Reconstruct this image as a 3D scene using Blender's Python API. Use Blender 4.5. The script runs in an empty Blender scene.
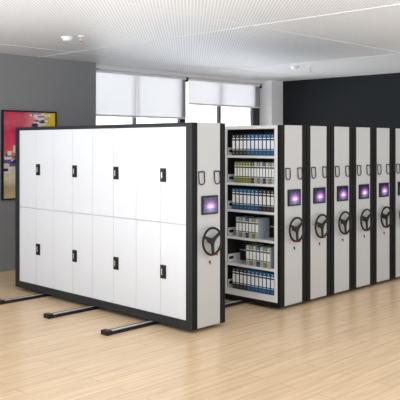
import bpy, bmesh, math, random
from mathutils import Vector, Matrix
random.seed(4)
scene = bpy.context.scene
C = scene.collection
PI = math.pi

# ------------------------------------------------------------------ materials
def mat(name, col, rough=0.5, metal=0.0, spec=0.5, noise=0.0, nscale=20, emis=None, es=0.0):
    m = bpy.data.materials.new(name); m.use_nodes = True
    nt = m.node_tree; b = nt.nodes['Principled BSDF']
    b.inputs['Base Color'].default_value = (*col, 1)
    b.inputs['Roughness'].default_value = rough
    b.inputs['Metallic'].default_value = metal
    b.inputs['Specular IOR Level'].default_value = spec
    if noise:
        tc = nt.nodes.new('ShaderNodeTexCoord'); n = nt.nodes.new('ShaderNodeTexNoise')
        n.inputs['Scale'].default_value = nscale; n.inputs['Detail'].default_value = 3
        r = nt.nodes.new('ShaderNodeMapRange')
        r.inputs[3].default_value = 1 - noise; r.inputs[4].default_value = 1 + noise
        mx = nt.nodes.new('ShaderNodeMix'); mx.data_type = 'RGBA'; mx.blend_type = 'MULTIPLY'
        mx.inputs[0].default_value = 1; mx.inputs[6].default_value = (*col, 1)
        nt.links.new(tc.outputs['Object'], n.inputs['Vector'])
        nt.links.new(n.outputs['Fac'], r.inputs[0]); nt.links.new(r.outputs[0], mx.inputs[7])
        nt.links.new(mx.outputs[2], b.inputs['Base Color'])
    if emis:
        b.inputs['Emission Color'].default_value = (*emis, 1); b.inputs['Emission Strength'].default_value = es
    return m
def mth(nt, op, a, b=None, c=None):
    n = nt.nodes.new('ShaderNodeMath'); n.operation = op
    for i, v in enumerate((a, b, c)):
        if v is None: continue
        if isinstance(v, (int, float)): n.inputs[i].default_value = v
        else: nt.links.new(v, n.inputs[i])
    return n.outputs[0]
def mixc(nt, f, a, b, blend='MIX'):
    n = nt.nodes.new('ShaderNodeMix'); n.data_type = 'RGBA'; n.blend_type = blend
    for i, v in ((0, f), (6, a), (7, b)):
        if isinstance(v, (int, float)): n.inputs[i].default_value = v
        elif isinstance(v, tuple): n.inputs[i].default_value = (*v, 1)
        else: nt.links.new(v, n.inputs[i])
    return n.outputs[2]

M = {}
M['door'] = mat('door_white', (.75, .775, .825), .38, noise=.01)
M['panel'] = mat('end_panel_grey', (.50, .502, .50), .42, noise=.01)
M['frame'] = mat('frame_slate', (.025, .028, .031), .55, spec=.25)
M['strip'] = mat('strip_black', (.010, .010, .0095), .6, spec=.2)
M['black'] = mat('black_plastic', (.010, .010, .011), .45, spec=.3)
M['mesh'] = mat('black_back', (.012, .012, .013), .6)
M['shelf'] = mat('shelf_white', (.83, .83, .83), .4, noise=.01)
M['steel'] = mat('rail_steel', (.72, .73, .74), .4, metal=.4)
M['chrome'] = mat('chrome', (.75, .75, .76), .2, metal=1)
M['joint'] = mat('ceiling_joint', (.80, .82, .85), .5)
M['red'] = mat('red_button', (.7, .03, .03), .4)
M['wall'] = mat('grey_plaster', (.26, .262, .272), .75, spec=.2, noise=.03, nscale=3)
M['dark'] = mat('charcoal_plaster', (.017, .020, .024), .8, spec=.15, noise=.06, nscale=3)
M['white'] = mat('white_plaster', (.90, .90, .91), .7, noise=.01)
M['mullion'] = mat('window_frame_black', (.02, .021, .024), .4)
M['alu'] = mat('blind_bar', (.85, .85, .86), .4)
M['plastic'] = mat('white_plastic', (.88, .88, .88), .4)
M['b_blue'] = mat('binder_blue', (.003, .088, .225), .45, noise=.05)
M['b_black'] = mat('binder_black', (.016, .016, .018), .45, noise=.05)
M['b_green'] = mat('binder_olive', (.20, .23, .018), .45, noise=.05)
M['b_grey'] = mat('binder_pale_blue_grey', (.36, .43, .50), .45, noise=.03)
M['paper'] = mat('label_paper', (.93, .94, .95), .6)
M['pages'] = mat('binder_pages', (.7, .7, .68), .8)

# oak laminate floor, planks along X
m = bpy.data.materials.new('oak_floor'); m.use_nodes = True; nt = m.node_tree; b = nt.nodes['Principled BSDF']
tc = nt.nodes.new('ShaderNodeTexCoord')
br = nt.nodes.new('ShaderNodeTexBrick'); br.offset = .37
br.inputs['Color1'].default_value = (.78, .56, .345, 1); br.inputs['Color2'].default_value = (.84, .615, .385, 1)
br.inputs['Mortar'].default_value = (.56, .40, .26, 1)
br.inputs['Scale'].default_value = 1; br.inputs['Mortar Size'].default_value = .0035
br.inputs['Brick Width'].default_value = 1.7; br.inputs['Row Height'].default_value = .19
nt.links.new(tc.outputs['Object'], br.inputs['Vector'])
mp = nt.nodes.new('ShaderNodeMapping'); mp.inputs['Scale'].default_value = (1.1, 14, 1)
nt.links.new(tc.outputs['Object'], mp.inputs['Vector'])
n = nt.nodes.new('ShaderNodeTexNoise'); n.inputs['Scale'].default_value = 1.6; n.inputs['Detail'].default_value = 6
nt.links.new(mp.outputs[0], n.inputs['Vector'])
r = nt.nodes.new('ShaderNodeMapRange'); r.inputs[1].default_value = .3; r.inputs[2].default_value = .7
r.inputs[3].default_value = .88; r.inputs[4].default_value = 1.08
nt.links.new(n.outputs['Fac'], r.inputs[0])
nt.links.new(mixc(nt, 1.0, br.outputs['Color'], r.outputs[0], 'MULTIPLY'), b.inputs['Base Color'])
b.inputs['Roughness'].default_value = .27; b.inputs['Specular IOR Level'].default_value = .4
M['floor'] = m

# perforated metal ceiling: staggered round holes
m = bpy.data.materials.new('perforated_ceiling'); m.use_nodes = True; nt = m.node_tree; b = nt.nodes['Principled BSDF']
tc = nt.nodes.new('ShaderNodeTexCoord'); sp = nt.nodes.new('ShaderNodeSeparateXYZ')
nt.links.new(tc.outputs['Object'], sp.inputs[0])
P = .052
def dots(ox, oy):
    fx = mth(nt, 'SUBTRACT', mth(nt, 'FRACT', mth(nt, 'MULTIPLY_ADD', sp.outputs[0], 1/P, ox)), .5)
    fy = mth(nt, 'SUBTRACT', mth(nt, 'FRACT', mth(nt, 'MULTIPLY_ADD', sp.outputs[1], 1/P, oy)), .5)
    d = mth(nt, 'SQRT', mth(nt, 'ADD', mth(nt, 'MULTIPLY', fx, fx), mth(nt, 'MULTIPLY', fy, fy)))
    return mth(nt, 'LESS_THAN', d, .24)
hole = mth(nt, 'MAXIMUM', dots(100.0, 100.0), dots(100.5, 100.5))
hole = mth(nt, 'MULTIPLY', hole, mth(nt, 'LESS_THAN', sp.outputs[0], 5.21))   # plain panels past this joint
nt.links.new(mixc(nt, hole, (.85, .885, .93), (.56, .585, .62)), b.inputs['Base Color'])
b.inputs['Roughness'].default_value = .55
M['ceil'] = m

# roller blind screen cloth: partly see-through
m = bpy.data.materials.new('screen_blind_cloth'); m.use_nodes = True; nt = m.node_tree
for nn in list(nt.nodes): nt.nodes.remove(nn)
out = nt.nodes.new('ShaderNodeOutputMaterial')
tl = nt.nodes.new('ShaderNodeBsdfTranslucent'); tl.inputs[0].default_value = (.64, .64, .65, 1)
df = nt.nodes.new('ShaderNodeBsdfDiffuse'); df.inputs[0].default_value = (.85, .85, .86, 1)
tr = nt.nodes.new('ShaderNodeBsdfTransparent'); tr.inputs[0].default_value = (.78, .78, .79, 1)
m1 = nt.nodes.new('ShaderNodeMixShader'); m1.inputs[0].default_value = .35
m2 = nt.nodes.new('ShaderNodeMixShader'); m2.inputs[0].default_value = .30
nt.links.new(tl.outputs[0], m1.inputs[1]); nt.links.new(df.outputs[0], m1.inputs[2])
nt.links.new(m1.outputs[0], m2.inputs[1]); nt.links.new(tr.outputs[0], m2.inputs[2])
nt.links.new(m2.outputs[0], out.inputs[0]); M['blind'] = m
# clear pane
m = bpy.data.materials.new('window_glass'); m.use_nodes = True; nt = m.node_tree
for nn in list(nt.nodes): nt.nodes.remove(nn)
out = nt.nodes.new('ShaderNodeOutputMaterial'); tr = nt.nodes.new('ShaderNodeBsdfTransparent')
gl = nt.nodes.new('ShaderNodeBsdfGlossy'); gl.inputs['Roughness'].default_value = .02
fr = nt.nodes.new('ShaderNodeFresnel'); fr.inputs[0].default_value = 1.3
mx = nt.nodes.new('ShaderNodeMixShader')
nt.links.new(fr.outputs[0], mx.inputs[0]); nt.links.new(tr.outputs[0], mx.inputs[1]); nt.links.new(gl.outputs[0], mx.inputs[2])
nt.links.new(mx.outputs[0], out.inputs[0]); M['glass'] = m

# lit tablet picture: violet rays fanning out of a bright core near the bottom; generated coords of the display mesh
m = bpy.data.materials.new('screen_picture'); m.use_nodes = True; nt = m.node_tree; b = nt.nodes['Principled BSDF']
tc = nt.nodes.new('ShaderNodeTexCoord'); sp = nt.nodes.new('ShaderNodeSeparateXYZ'); nt.links.new(tc.outputs['Generated'], sp.inputs[0])
dx = mth(nt, 'SUBTRACT', sp.outputs[0], .5); dy = mth(nt, 'SUBTRACT', sp.outputs[2], .34)
rad = mth(nt, 'SQRT', mth(nt, 'ADD', mth(nt, 'MULTIPLY', dx, dx), mth(nt, 'MULTIPLY', dy, dy)))
ang = mth(nt, 'ARCTAN2', dy, dx)
ray = mth(nt, 'MULTIPLY_ADD', mth(nt, 'SINE', mth(nt, 'MULTIPLY', ang, 11.0)), .03, rad)
cr = nt.nodes.new('ShaderNodeValToRGB'); nt.links.new(ray, cr.inputs[0])
cr.color_ramp.elements[0].position = .02; cr.color_ramp.elements[0].color = (1, .88, 1, 1)
cr.color_ramp.elements[1].position = .62; cr.color_ramp.elements[1].color = (.012, .006, .05, 1)
for p, c in ((.16, (.85, .50, .80)), (.29, (.42, .17, .46)), (.42, (.13, .05, .22))):
    e = cr.color_ramp.elements.new(p); e.color = (*c, 1)
low = mth(nt, 'LESS_THAN', sp.outputs[2], .30)
colr = mixc(nt, mth(nt, 'MULTIPLY', low, .6), cr.outputs[0], (.01, .07, .16))
b.inputs['Base Color'].default_value = (.01, .01, .01, 1); b.inputs['Roughness'].default_value = .2
nt.links.new(colr, b.inputs['Emission Color']); b.inputs['Emission Strength'].default_value = 1.15
M['screen'] = m

# abstract canvas: crimson, yellow and cream fields of paint
m = bpy.data.materials.new('canvas_paint'); m.use_nodes = True; nt = m.node_tree; b = nt.nodes['Principled BSDF']
tc = nt.nodes.new('ShaderNodeTexCoord'); sp = nt.nodes.new('ShaderNodeSeparateXYZ'); nt.links.new(tc.outputs['Generated'], sp.inputs[0])
n = nt.nodes.new('ShaderNodeTexNoise'); n.inputs['Scale'].default_value = 4; n.inputs['Detail'].default_value = 6
mp = nt.nodes.new('ShaderNodeMapping'); mp.inputs['Scale'].default_value = (1, 1, 2.5)
nt.links.new(tc.outputs['Generated'], mp.inputs[0]); nt.links.new(mp.outputs[0], n.inputs['Vector'])
nf = mth(nt, 'SUBTRACT', n.outputs['Fac'], .5)
vz = mth(nt, 'MULTIPLY_ADD', nf, .16, sp.outputs[2])
c1 = nt.nodes.new('ShaderNodeValToRGB'); nt.links.new(vz, c1.inputs[0])
el = c1.color_ramp.elements
el[0].position = 0; el[0].color = (.74, .60, .35, 1); el[1].position = 1; el[1].color = (.72, .03, .11, 1)
for p, c in ((.10, (.55, .40, .22)), (.22, (.80, .72, .55)), (.40, (.80, .70, .52)), (.455, (.62, .35, .2)), (.50, (.80, .17, .15)), (.62, (.78, .06, .13)), (.78, (.66, .02, .09)), (.88, (.66, .10, .16))):
    e = el.new(p); e.color = (*c, 1)
vx = mth(nt, 'MULTIPLY_ADD', nf, .12, sp.outputs[0])
pink = nt.nodes.new('ShaderNodeMapRange'); nt.links.new(vx, pink.inputs[0]); pink.inputs[1].default_value = .35; pink.inputs[2].default_value = .62
pk = mth(nt, 'MULTIPLY', pink.outputs[0], mth(nt, 'GREATER_THAN', vz, .5))
c2 = mixc(nt, mth(nt, 'MULTIPLY', pk, .55), c1.outputs[0], (.92, .55, .55))
yel = mth(nt, 'MULTIPLY', mth(nt, 'GREATER_THAN', vx, .74), mth(nt, 'GREATER_THAN', vz, .62))
c3 = mixc(nt, yel, c2, (.85, .62, .02))
n2 = nt.nodes.new('ShaderNodeTexNoise'); n2.inputs['Scale'].default_value = 22
nt.links.new(tc.outputs['Generated'], n2.inputs['Vector'])
r = nt.nodes.new('ShaderNodeMapRange'); r.inputs[3].default_value = .8; r.inputs[4].default_value = 1.2; nt.links.new(n2.outputs['Fac'], r.inputs[0])
nt.links.new(mixc(nt, 1.0, c3, r.outputs[0], 'MULTIPLY'), b.inputs['Base Color']); b.inputs['Roughness'].default_value = .6
M['canvas'] = m
M['p_white'] = mat('paint_white', (.82, .80, .78), .6)
M['p_navy'] = mat('paint_navy', (.03, .02, .09), .6)
M['p_orange'] = mat('paint_orange', (.75, .25, .05), .6)
M['p_violet'] = mat('paint_violet', (.16, .10, .33), .6)

# ------------------------------------------------------------------ mesh helpers
def box(bm, x0, x1, y0, y1, z0, z1, mi=0):
    vs = [bm.verts.new((x, y, z)) for x in (x0, x1) for y in (y0, y1) for z in (z0, z1)]
    for q in ((0,1,3,2), (4,6,7,5), (0,4,5,1), (2,3,7,6), (0,2,6,4), (1,5,7,3)):
        f = bm.faces.new([vs[i] for i in q]); f.material_index = mi
def tube(bm, pts, r, seg=8, closed=False):
    pts = [Vector(p) for p in pts]; n = len(pts); rings = []
    for i, p in enumerate(pts):
        a = pts[(i-1) % n] if (closed or i > 0) else p
        c = pts[(i+1) % n] if (closed or i < n-1) else p
        d = (c - a).normalized()
        ref = Vector((0, 1, 0)) if abs(d.y) < .9 else Vector((1, 0, 0))
        s = d.cross(ref).normalized(); t = d.cross(s).normalized()
        rings.append([bm.verts.new(p + s*r*math.cos(2*PI*k/seg) + t*r*math.sin(2*PI*k/seg)) for k in range(seg)])
    for i in range(n if closed else n-1):
        A, B = rings[i], rings[(i+1) % n]
        for k in range(seg): bm.faces.new((A[k], A[(k+1) % seg], B[(k+1) % seg], B[k]))
    if not closed:
        bm.faces.new(rings[0]); bm.faces.new(rings[-1])
def cyl(bm, c, ax, r, h, seg=24, r2=None):
    mt = Vector(ax).to_track_quat('Z', 'Y').to_matrix().to_4x4()
    bmesh.ops.create_cone(bm, cap_ends=True, segments=seg, radius1=r, radius2=r if r2 is None else r2, depth=h,
                          matrix=Matrix.Translation(Vector(c)) @ mt)
def prism(bm, pts, y0, y1):      # outline in XZ, extruded along Y
    a = [bm.verts.new((x, y0, z)) for x, z in pts]; b = [bm.verts.new((x, y1, z)) for x, z in pts]
    bm.faces.new(a); bm.faces.new(b[::-1]); n = len(pts)
    for i in range(n): bm.faces.new((a[i], b[i], b[(i+1) % n], a[(i+1) % n]))
def obj(name, bm, mats, parent=None, bevel=0, smooth=False, loc=(0, 0, 0)):
    bmesh.ops.recalc_face_normals(bm, faces=bm.faces)
    me = bpy.data.meshes.new(name); bm.to_mesh(me); bm.free()
    for m_ in (mats if isinstance(mats, (list, tuple)) else [mats]): me.materials.append(M[m_])
    if smooth:
        for p in me.polygons: p.use_smooth = True
    o = bpy.data.objects.new(name, me); C.objects.link(o); o.location = loc
    if parent: o.parent = parent
    if bevel:
        b = o.modifiers.new('bevel', 'BEVEL'); b.width = bevel; b.segments = 2; b.limit_method = 'ANGLE'
    return o
def bxs(name, boxes, mats, parent=None, **k):
    bm = bmesh.new()
    for q in boxes: box(bm, *q)
    return obj(name, bm, mats, parent, **k)
def struct(o): o['kind'] = 'structure'; return o
def tag(o, label, cat, group=None):
    o['label'] = label; o['category'] = cat
    if group: o['group'] = group
    return o
def empty(name, loc): 
    o = bpy.data.objects.new(name, None); C.objects.link(o); o.location = loc; o.empty_display_size = .1; return o
def copy_tree(o, parent=None):
    c = o.copy(); C.objects.link(c); c.parent = parent
    for ch in list(o.children): copy_tree(ch, c)
    return c

# ------------------------------------------------------------------ setting
CZ = 3.59; VB = 5.04; VW = 5.34; SX = 8.14; S0 = 2.571; S1 = 7.706
struct(bxs('floor', [(-4.8, SX+.2, -4.8, VW+.35, -.1, 0)], 'floor'))
cl = struct(bxs('ceiling', [(-3.6, SX+.2, -3.6, VW+.35, CZ, CZ+.12)], 'ceil'))
t = []
for s in (-2.53, 1.34, 5.21): t.append((s-.012, s+.012, -3.6, VB-.0, CZ-.006, CZ+.01))
for v in (.27, 4.04): t.append((-3.6, SX, v-.010, v+.010, CZ-.005, CZ+.01))
struct(bxs('trim_1', t, 'joint'))
struct(bxs('wall_back', [(-4.8, S0, VB, VW+.3, 0, CZ)], 'wall'))
struct(bxs('wall_right', [(SX, SX+.2, -4.8, VW+.3, 0, CZ)], 'dark'))
struct(bxs('wall_column', [(S1, SX, VB, VW+.3, 0, CZ)], 'white', bevel=.004))
struct(bxs('wall_sill', [(S0, S1, VW+.0, VW+.3, 0, .55), (S0, S1, VW-.0, VW+.3, CZ-.07, CZ)], 'white'))
struct(bxs('trim_2', [(S0, S1, VW-.12, VW-.002, CZ-.075, CZ-.001)], 'white'))
def window(n, s0, s1, mids, zb, bl):
    fr_ = [(s0, s1, VW+.06, VW+.14, .55, .62), (s0, s1, VW+.06, VW+.14, CZ-.13, CZ-.07)]
    for a, b_ in mids: fr_.append((a, b_, VW+.06, VW+.14, .6, CZ-.1))
    w = struct(bxs('window_%d' % n, fr_, 'mullion'))
    bxs('pane', [(s0+.01, s1-.01, VW+.09, VW+.1, .6, CZ-.1)], 'glass', w)
    return w
window(1, S0, 5.20, [(S0, 2.62), (3.815, 3.85), (5.07, 5.20)], 2.65, 0)
window(2, 5.20, S1, [(5.2, 5.23), (6.30, 6.345), (7.47, S1)], 2.96, 0)
def blind(s0, s1, zb, seam, label):
    e = empty('roller_blind', ((s0+s1)/2, VW+.01, zb)); tag(e, label, 'blind', 'roller blinds at the windows')
    w = (s1-s0)/2
    for a, b_ in ((-w, seam-(s0+s1)/2-.004), (seam-(s0+s1)/2+.004, w)):
        bxs('blind_cloth', [(a, b_, 0, .002, .02, CZ-.12-zb)], 'blind', e)
    bxs('bottom_bar', [(-w, w, -.008, .010, -.006, .024)], 'alu', e)
    bm = bmesh.new(); tube(bm, [(-w, .0, CZ-.105-zb), (w, .0, CZ-.105-zb)], .028, 12); obj('roller_tube', bm, 'plastic', e, smooth=False)
    bxs('bracket', [(w, w+.035, -.04, .03, CZ-.17-zb, CZ-.078-zb)], 'black', e)
blind(S0+.02, 5.19, 2.635, 3.83, 'white translucent roller blind over the left windows, beside the grey wall, hanging lower')
blind(5.285, 7.64, 2.95, 6.32, 'white translucent roller blind over the right windows, beside the white column, pulled up higher')

# painting
pe = empty('framed_painting', (1.148, VB, 1.918))
tag(pe, 'crimson, yellow and cream abstract painting in a thin black frame on the grey wall', 'painting')
W2, H2 = .531, .742
bxs('picture_frame', [(-W2, W2, -.045, -.001, H2-.025, H2), (-W2, W2, -.045, -.001, -H2, -H2+.025),
                      (-W2, -W2+.025, -.045, -.001, -H2+.025, H2-.025), (W2-.025, W2, -.045, -.001, -H2+.025, H2-.025)], 'black', pe)
bm = bmesh.new(); box(bm, -W2+.022, W2-.022, -.032, -.004, -H2+.022, H2-.022)
def dab(cx, cz, w, h, mi, k):
    cx = max(-W2+.03+w/2, min(W2-.03-w/2, cx)); cz = min(H2-.03-h/2, cz)
    box(bm, cx-w/2, cx+w/2, -.0335-k*.00004, -.0310, cz-h/2, cz+h/2, mi+1)
for k in range(46):      # blocky cluster at the upper right, spilling down
    zz = .70 - abs(random.gauss(0, .14)); xx = .21 + random.gauss(0, .075) - (.0 if zz > .5 else .03)
    if zz > .40: dab(xx, zz, random.uniform(.04, .19), random.uniform(.014, .06), random.choice((0, 0, 0, 0, 1, 2, 3)), k)
for k in range(44):      # second cluster, lower left of the middle
    xx = -.29 + random.gauss(0, .10); zz = -.02 + random.gauss(0, .07) + (xx+.29)*.9 + .02
    dab(xx, zz, random.uniform(.05, .15), random.uniform(.02, .08), random.choice((0, 0, 0, 0, 1, 3, 2)), 50+k)
obj('canvas', bm, ['canvas', 'p_white', 'p_navy', 'p_orange', 'p_violet'], pe)

# ceiling fittings
def detector(x, y, lab):
    e = empty('smoke_detector', (x, y, CZ)); tag(e, lab, 'smoke detector', 'smoke detectors on the ceiling')
    bm = bmesh.new(); cyl(bm, (0, 0, -.012), (0, 0, 1), .085, .022, 28); obj('base', bm, 'plastic', e)
    bm = bmesh.new(); cyl(bm, (0, 0, -.038), (0, 0, 1), .05, .032, 28, .075); obj('sensor_head', bm, 'plastic', e)
def sprinkler(x, y, lab):
    e = empty('sprinkler', (x, y, CZ)); tag(e, lab, 'sprinkler', 'sprinklers on the ceiling')
    bm = bmesh.new(); cyl(bm, (0, 0, -.005), (0, 0, 1), .04, .010, 20); obj('escutcheon', bm, 'plastic', e)
    bm = bmesh.new(); cyl(bm, (0, 0, -.03), (0, 0, 1), .012, .05, 12)
    tube(bm, [(-.012, 0, -.05), (-.02, 0, -.07), (0, 0, -.095)], .004, 6); tube(bm, [(.012, 0, -.05), (.02, 0, -.07), (0, 0, -.095)], .004, 6)
    obj('nozzle', bm, 'chrome', e)
    bm = bmesh.new(); cyl(bm, (0, 0, -.068), (0, 0, 1), .005, .05, 8); obj('glass_bulb', bm, 'red', e)
    bm = bmesh.new(); cyl(bm, (0, 0, -.098), (0, 0, 1), .026, .005, 16); obj('deflector', bm, 'chrome', e)
    e.scale = (1.15, 1.15, 1.15)
detector(.296, 2.75, 'white round smoke detector on the ceiling above the grey wall, left one')
sprinkler(.37, 2.53, 'small red and chrome sprinkler on the ceiling above the grey wall, left one')
detector(5.635, 2.81, 'white round smoke detector on the ceiling near the black wall, right one')
sprinkler(5.76, 2.55, 'small red and chrome sprinkler on the ceiling near the black wall, right one')

# ------------------------------------------------------------------ floor rails
RV = (.675, 1.79, 2.90)
rl = ['dark steel floor rail nearest the camera, sticking out under the closed cabinet',
      'dark steel floor rail in the middle of the three under the closed cabinet',
      'dark steel floor rail farthest back, running off the left edge of the photo']
r0 = None
for v, lab in zip(RV, rl):
    if r0 is None:
        r0 = empty('floor_rail', (0, v, 0))
        bxs('channel', [(-.66, 7.9, -.052, .052, 0, .012), (-.66, 7.9, -.052, -.030, .012, .036), (-.66, 7.9, .030, .052, .012, .036)], 'black', r0, bevel=.002)
        bxs('steel_strip', [(-.63, 7.88, -.021, .021, .012, .036)], 'steel', r0)
        bxs('end_stop', [(-.695, -.625, -.058, .058, 0, .052)], 'black', r0, bevel=.004)
        e = r0
    else:
        e = copy_tree(r0); e.location = (0, v, 0)
    tag(e, lab, 'rail', 'floor rails under the mobile cabinets')

# ------------------------------------------------------------------ mobile units
UW, UL, Z0, Z1 = .54, 3.6, .042, 2.34
def end_kit(e):
    # vertical dark profiles, each with two shallow ribs
    for a in (0, UW-.083):
        bm = bmesh.new(); box(bm, a, a+.083, .0, .05, Z0, Z1)
        for g in (.022, .052): box(bm, a+g, a+g+.010, -.003, .001, Z0+.002, Z1-.002)
        obj('end_post', bm, 'strip', e, bevel=.0015)
    bxs('end_panel', [(.084, UW-.084, .002, .048, Z0+.004, Z1)], 'panel', e, bevel=.004)
    bxs('end_plate', [(0, UW, UL-.05, UL, Z0, Z1)], 'strip', e)
    bxs('chassis', [(.03, UW-.03, .04, UL-.04, .0375, .085)], 'black', e)
    for uc in (.140, .394):      # wire holders
        bm = bmesh.new(); w = .045; r_ = .045; pts = [(uc-w, -.008, 1.79), (uc+w, -.008, 1.79)]
        pts += [(uc+w*math.cos(a), -.014, 1.69 - r_*math.sin(a)) for a in [PI*k/10 for k in range(11)]]
        tube(bm, pts, .0062, 6, closed=True)
        hk = obj('wire_holder', bm, 'black', e)
        bxs('clip', [(uc-.03, uc+.03, -.013, .003, 1.783, 1.797)], 'black', hk)
    sc = bxs('control_screen', [(.143, .403, -.020, .003, 1.308, 1.518)], 'black', e, bevel=.005)
    bxs('display', [(.160, .386, -.0215, -.0195, 1.326, 1.500)], 'screen', sc)
    # three-spoked hand wheel
    wc = Vector((.262, 0, 1.008)); R = .150
    bm = bmesh.new(); tube(bm, [(wc.x+R*math.cos(a), -.058, wc.z+R*math.sin(a)) for a in [2*PI*k/40 for k in range(40)]], 0.0135, 10, closed=True)
    wh = obj('hand_wheel', bm, 'black', e, smooth=True)
    for a in (math.radians(35), math.radians(155), math.radians(275)):
        d = Vector((math.cos(a), math.sin(a))); p = Vector((-d.y, d.x)); c = Vector((wc.x, wc.z))
        o_ = [c + p*.030, c + d*.07 + p*.019, c + d*R + p*.017, c + d*R - p*.017, c + d*.07 - p*.019, c - p*.030]
        bm = bmesh.new(); prism(bm, [(q.x, q.y) for q in o_], -.066, -.050); obj('spoke', bm, 'black', wh, bevel=.003)
    bm = bmesh.new(); cyl(bm, (wc.x, -.056, wc.z), (0, 1, 0), .037, .028); obj('hub', bm, 'black', wh, bevel=.004)
    bm = bmesh.new(); cyl(bm, (wc.x, -.024, wc.z), (0, 1, 0), .020, .05); obj('shaft', bm, 'black', wh)
    bm = bmesh.new(); cyl(bm, (.385, -.010, .845), (0, 1, 0), .013, .026, 16); obj('lock_button', bm, 'red', e)['label'] = 'small red push button'
    bm = bmesh.new(); cyl(bm, (.270, -.004, .770), (0, 1, 0), .013, .014, 16); lk = obj('key_lock', bm, 'chrome', e); lk['label'] = 'small chrome key lock'
    bm = bmesh.new(); box(bm, .267, .273, -.022, -.010, .755, .785); box(bm, .264, .276, -.020, -.017, .742, .757)
    obj('key', bm, 'black', lk)

# closed cabinet with sixteen doors
e = empty('mobile_cabinet', (0, 0, 0))
tag(e, 'white closed mobile cabinet with eight doors per tier, standing apart at front left', 'cabinet', 'mobile filing units on floor rails')
end_kit(e)
bxs('door_frame', [(0, .03, .05, .10, Z0, Z1), (0, .03, UL-.10, UL-.05, Z0, Z1), (0, .03, .10, UL-.10, Z0, .135), (0, .03, .10, UL-.10, Z1-.045, Z1)], 'frame', e, bevel=.0015)
bxs('corner_cover', [(-.002, .001, 0.001, .05, Z0, Z1)], 'frame', e)
bxs('corner_cover', [(-.002, .001, UL-.05, UL-.001, Z0, Z1)], 'frame', e)
bxs('carcass', [(.03, UW, .05, UL-.05, .085, Z1)], 'shelf', e)
DW = (UL-.2)/8; zt = (.137, 1.196, 1.202, Z1-.047)
for tier in range(2):
    for k in range(8):
        v0 = .10 + k*DW
        d = bxs('door', [(.006, .028, v0+.0026, v0+DW-.0026, zt[2*tier], zt[2*tier+1])], 'door', e, bevel=.0015)
        if k % 2 == 0:     # handle on the leaf nearer the camera, at the meeting edge
            zc = (1.743, .635)[1-tier]
            a = v0+DW-.100; b_ = v0+DW-.006
            h = bxs('door_handle', [(-.004, .007, a, b_, zc-.078, zc+.078)], 'black', d, bevel=.003)
            bxs('latch', [(-.012, -.003, a+.052, a+.072, zc-.035, zc+.035)], 'chrome', h, bevel=.002)
            bxs('recess_rim', [(-.007, -.003, a+.014, a+.030, zc-.055, zc+.055), (-.007, -.003, a+.08, a+.088, zc-.055, zc+.055)], 'strip', h)

# open shelving unit
X2 = 1.576
e = empty('mobile_shelving_unit', (X2, 0, 0))
tag(e, 'open mobile shelving unit with grey shelves full of binders, facing the closed cabinet', 'shelving unit', 'mobile filing units on floor rails')
end_kit(e)
bxs('base_rail', [(0.002, UW-.002, .05, UL-.05, Z0, .092)], 'strip', e)
bxs('top_panel', [(0.001, UW-.001, .05, UL-.05, Z1-.045, Z1)], 'shelf', e, bevel=.002)
ups = [(.05, .103)] + [(.1+.85*k-.02, .1+.85*k+.02) for k in (1, 2, 3)] + [(UL-.103, UL-.05)]
for a, b_ in ups:
    bxs('upright', [(.001, .035, a, b_, .092, Z1-.045), (UW-.035, UW-.001, a, b_, .092, Z1-.045)], 'shelf', e, bevel=.0015)
    bxs('side_screen', [(.035, UW-.035, (a+b_)/2-.008, (a+b_)/2+.008, .15, Z1-.05)], 'mesh', e)
bxs('back_screen', [(.292, .300, .08, UL-.08, .15, Z1-.05)], 'mesh', e)
ST = (.174, .511, .868, 1.23, 1.588, 1.949)
for si in range(4):
    v0 = ups[si][1]+.001; v1 = ups[si+1][0]-.001
    for zi, z in enumerate(ST):
        if zi == 0: bx = [(.002, .29, v0, v1, z-.02, z), (.002, .02, v0, v1, .092, z-.02)]
        else: bx = [(.006, .29, v0, v1, z-.022, z), (.006, .020, v0, v1, z-.033, z-.02)]
        sh = bxs('shelf_board', bx, 'shelf', e, bevel=.0015)
        br_ = bxs('shelf_bracket', [(.036, .28, v1-.012, v1-.009, z, z+.105)], 'shelf', sh)
        bm = bmesh.new(); o_ = []
        for k in range(16):
            a = 2*PI*k/16; o_.append((.098+(.028 if math.cos(a) > 0 else -.028)+.019*math.cos(a), z+.055+.019*math.sin(a)))
        prism(bm, o_, v1-.0135, v1-.0115); obj('slot', bm, 'black', br_)
        bxs('back_stop', [(.280, .290, v0, v1, z+.135, z+.150)], 'panel', sh)
    vc = (v0+v1)/2
    bxs('back_post', [(.278, .292, vc-.012, vc+.012, .18, Z1-.06)], 'strip', e)

# the packed units behind
ords = ['second', 'third', 'fourth', 'fifth', 'sixth', 'seventh']
labs = ['closed mobile unit with grey end panel, directly to the right of the open shelves',
        'closed mobile unit, second to the right of the open shelving unit',
        'closed mobile unit, third to the right of the open shelving unit',
        'closed mobile unit, fourth to the right of the open shelving unit',
        'closed mobile unit cut off by the right edge of the photo']
proto = None
for k in range(5):
    x = X2 + .556*(k+1)
    if proto is None:
        proto = empty('mobile_storage_unit', (x, 0, 0)); end_kit(proto)
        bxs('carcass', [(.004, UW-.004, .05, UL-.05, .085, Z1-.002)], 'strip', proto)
        e = proto
    else:
        e = copy_tree(proto); e.location = (x, 0, 0)
    tag(e, labs[k], 'storage unit', 'mobile filing units on floor rails')

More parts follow.
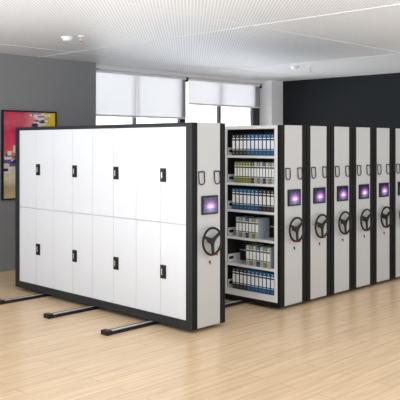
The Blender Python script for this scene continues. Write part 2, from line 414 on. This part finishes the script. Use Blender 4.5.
# ------------------------------------------------------------------ binders
protos = {}
names = {'b': 'blue', 'k': 'black', 'g': 'olive green', 's': 'pale blue grey'}
mats_ = {'b': 'b_blue', 'k': 'b_black', 'g': 'b_green', 's': 'b_grey'}
def make_binder(col, w, h, dep=.225):
    mm = mats_[col]; t = .0035; g = .0012
    e = empty('ring_binder', (0, 0, 0))
    # rounded-spine case: spine, two covers
    bxs('cover', [(0, t, g, w-g, 0, h), (t, dep, g, g+t, 0, h), (t, dep, w-g-t, w-g, 0, h)], mm, e, bevel=.0015)
    bxs('page_block', [(.012, dep-.012, g+t, w-g-t, .008, h-.012)], 'pages', e)
    a, b_ = w*.15, w*.85
    bxs('spine_label', [(-.0012, .0004, a, b_, h*.32, h*.71)], 'paper', e)
    bxs('title_strip', [(-.0012, .0004, a, b_, h*.78, h*.83)], 'paper', e)
    bxs('title_strip', [(-.0012, .0004, a, b_, h*.25, h*.275)], 'paper', e)
    if col != 'k':
        bxs('label_border', [(-.0008, .0004, a-.002, b_+.002, h*.71, h*.78)], 'b_black', e)
        bxs('label_border', [(-.0008, .0004, a-.002, b_+.002, h*.275, h*.32)], 'b_black', e)
    bm = bmesh.new(); tube(bm, [(-.001, w/2+.008*math.cos(q), h*.115+.008*math.sin(q)) for q in [2*PI*k/12 for k in range(12)]], .002, 5, closed=True)
    obj('finger_ring', bm, 'chrome', e)
    bm = bmesh.new(); cyl(bm, (-.0004, w/2, h*.92), (1, 0, 0), .007, .002, 12); obj('badge', bm, 'paper', e)
    return e
rows = [  # shelf index, v at the left end of the row, pitch, colours from left to right, height, shelf words
    (5, .835, .0657, 'kkkkbbbbbbb', .276, 'top shelf'),
    (4, .790, .0483, 'ggggggksgsksgs', .275, 'second shelf down'),
    (3, .835, .0657, 'bbbbbbbkkkk', .276, 'third shelf down'),
    (2, .765, .0557, 'sgsksgs', .262, 'fourth shelf down'),
    (1, .590, .0590, 'sgsksgs', .262, 'fifth shelf down'),
    (0, .830, .0653, 'kkkkbbbbbbb', .276, 'bottom shelf')]
ordn = ['leftmost', 'second', 'third', 'fourth', 'fifth', 'sixth', 'seventh', 'eighth', 'ninth', 'tenth', 'eleventh', 'twelfth', 'thirteenth', 'fourteenth']
for si, vl, w, cols, h, words in rows:
    n = len(cols)
    for k, c in enumerate(cols):
        key = (c, w, h)
        if key not in protos: e = protos[key] = make_binder(c, w, h)
        else: e = copy_tree(protos[key])
        same = [j for j in range(n) if cols[j] == c]; pos = same.index(k)
        e.location = (X2+.016+random.uniform(0, .004), vl-(k+1)*w, ST[si]+.0005)
        if len(same) == 1: lab = 'only %s ring binder on the %s' % (names[c], words)
        elif pos == 0: lab = 'leftmost %s ring binder on the %s' % (names[c], words)
        elif pos == len(same)-1: lab = 'rightmost %s ring binder on the %s' % (names[c], words)
        else: lab = '%s binder, %s %s one from left on the %s' % (names[c], ordn[pos], names[c].split()[0], words)
        tag(e, lab, 'binder', 'ring binders on the ' + words)

# ------------------------------------------------------------------ light
w = bpy.data.worlds.new('World'); scene.world = w; w.use_nodes = True
nt = w.node_tree; bg = nt.nodes['Background']
tc = nt.nodes.new('ShaderNodeTexCoord'); sp = nt.nodes.new('ShaderNodeSeparateXYZ'); nt.links.new(tc.outputs['Generated'], sp.inputs[0])
r = nt.nodes.new('ShaderNodeMapRange'); nt.links.new(sp.outputs[2], r.inputs[0])
SKY = 1.55                        # pale overcast sky; glow below horizon added to light ceiling, brightest beyond the windows
gl_ = mth(nt, 'MULTIPLY_ADD', mth(nt, 'MAXIMUM', mth(nt, 'MULTIPLY', sp.outputs[0], -1.0), 0.0), 1.25, 2.1)
gl_ = mth(nt, 'MULTIPLY_ADD', mth(nt, 'MAXIMUM', sp.outputs[1], 0.0), 7.5, gl_)
r.inputs[1].default_value = -.06; r.inputs[2].default_value = .04; r.inputs[4].default_value = SKY
nt.links.new(gl_, r.inputs[3])
bg.inputs[0].default_value = (.95, .975, 1.0, 1); nt.links.new(r.outputs[0], bg.inputs[1])
def sun(name, d, e, ang, col=(1, 1, 1)):
    L = bpy.data.lights.new(name, 'SUN'); L.energy = e; L.angle = math.radians(ang); L.color = col
    o = bpy.data.objects.new(name, L); C.objects.link(o); o.location = (-6, -6, 6)
    o.rotation_euler = Vector(d).normalized().to_track_quat('-Z', 'Y').to_euler()
sun('daylight', (.9, .38, -.42), .15, 50, (1, .99, .97))

# ------------------------------------------------------------------ camera
f = 731.5
cd = bpy.data.cameras.new('camera'); cam = bpy.data.objects.new('camera', cd); C.objects.link(cam); scene.camera = cam
cd.sensor_width = 36; cd.lens = f/400*36; cd.shift_y = -56/400; cd.clip_end = 100
cam.location = (-5.72, -5.68, 2.10); cam.rotation_euler = (PI/2, 0, -math.atan2(.717, .697))
vs = scene.view_settings; vs.view_transform = 'Standard'; vs.look = 'None'; vs.exposure = 0; vs.gamma = 1; vs.use_curve_mapping = False
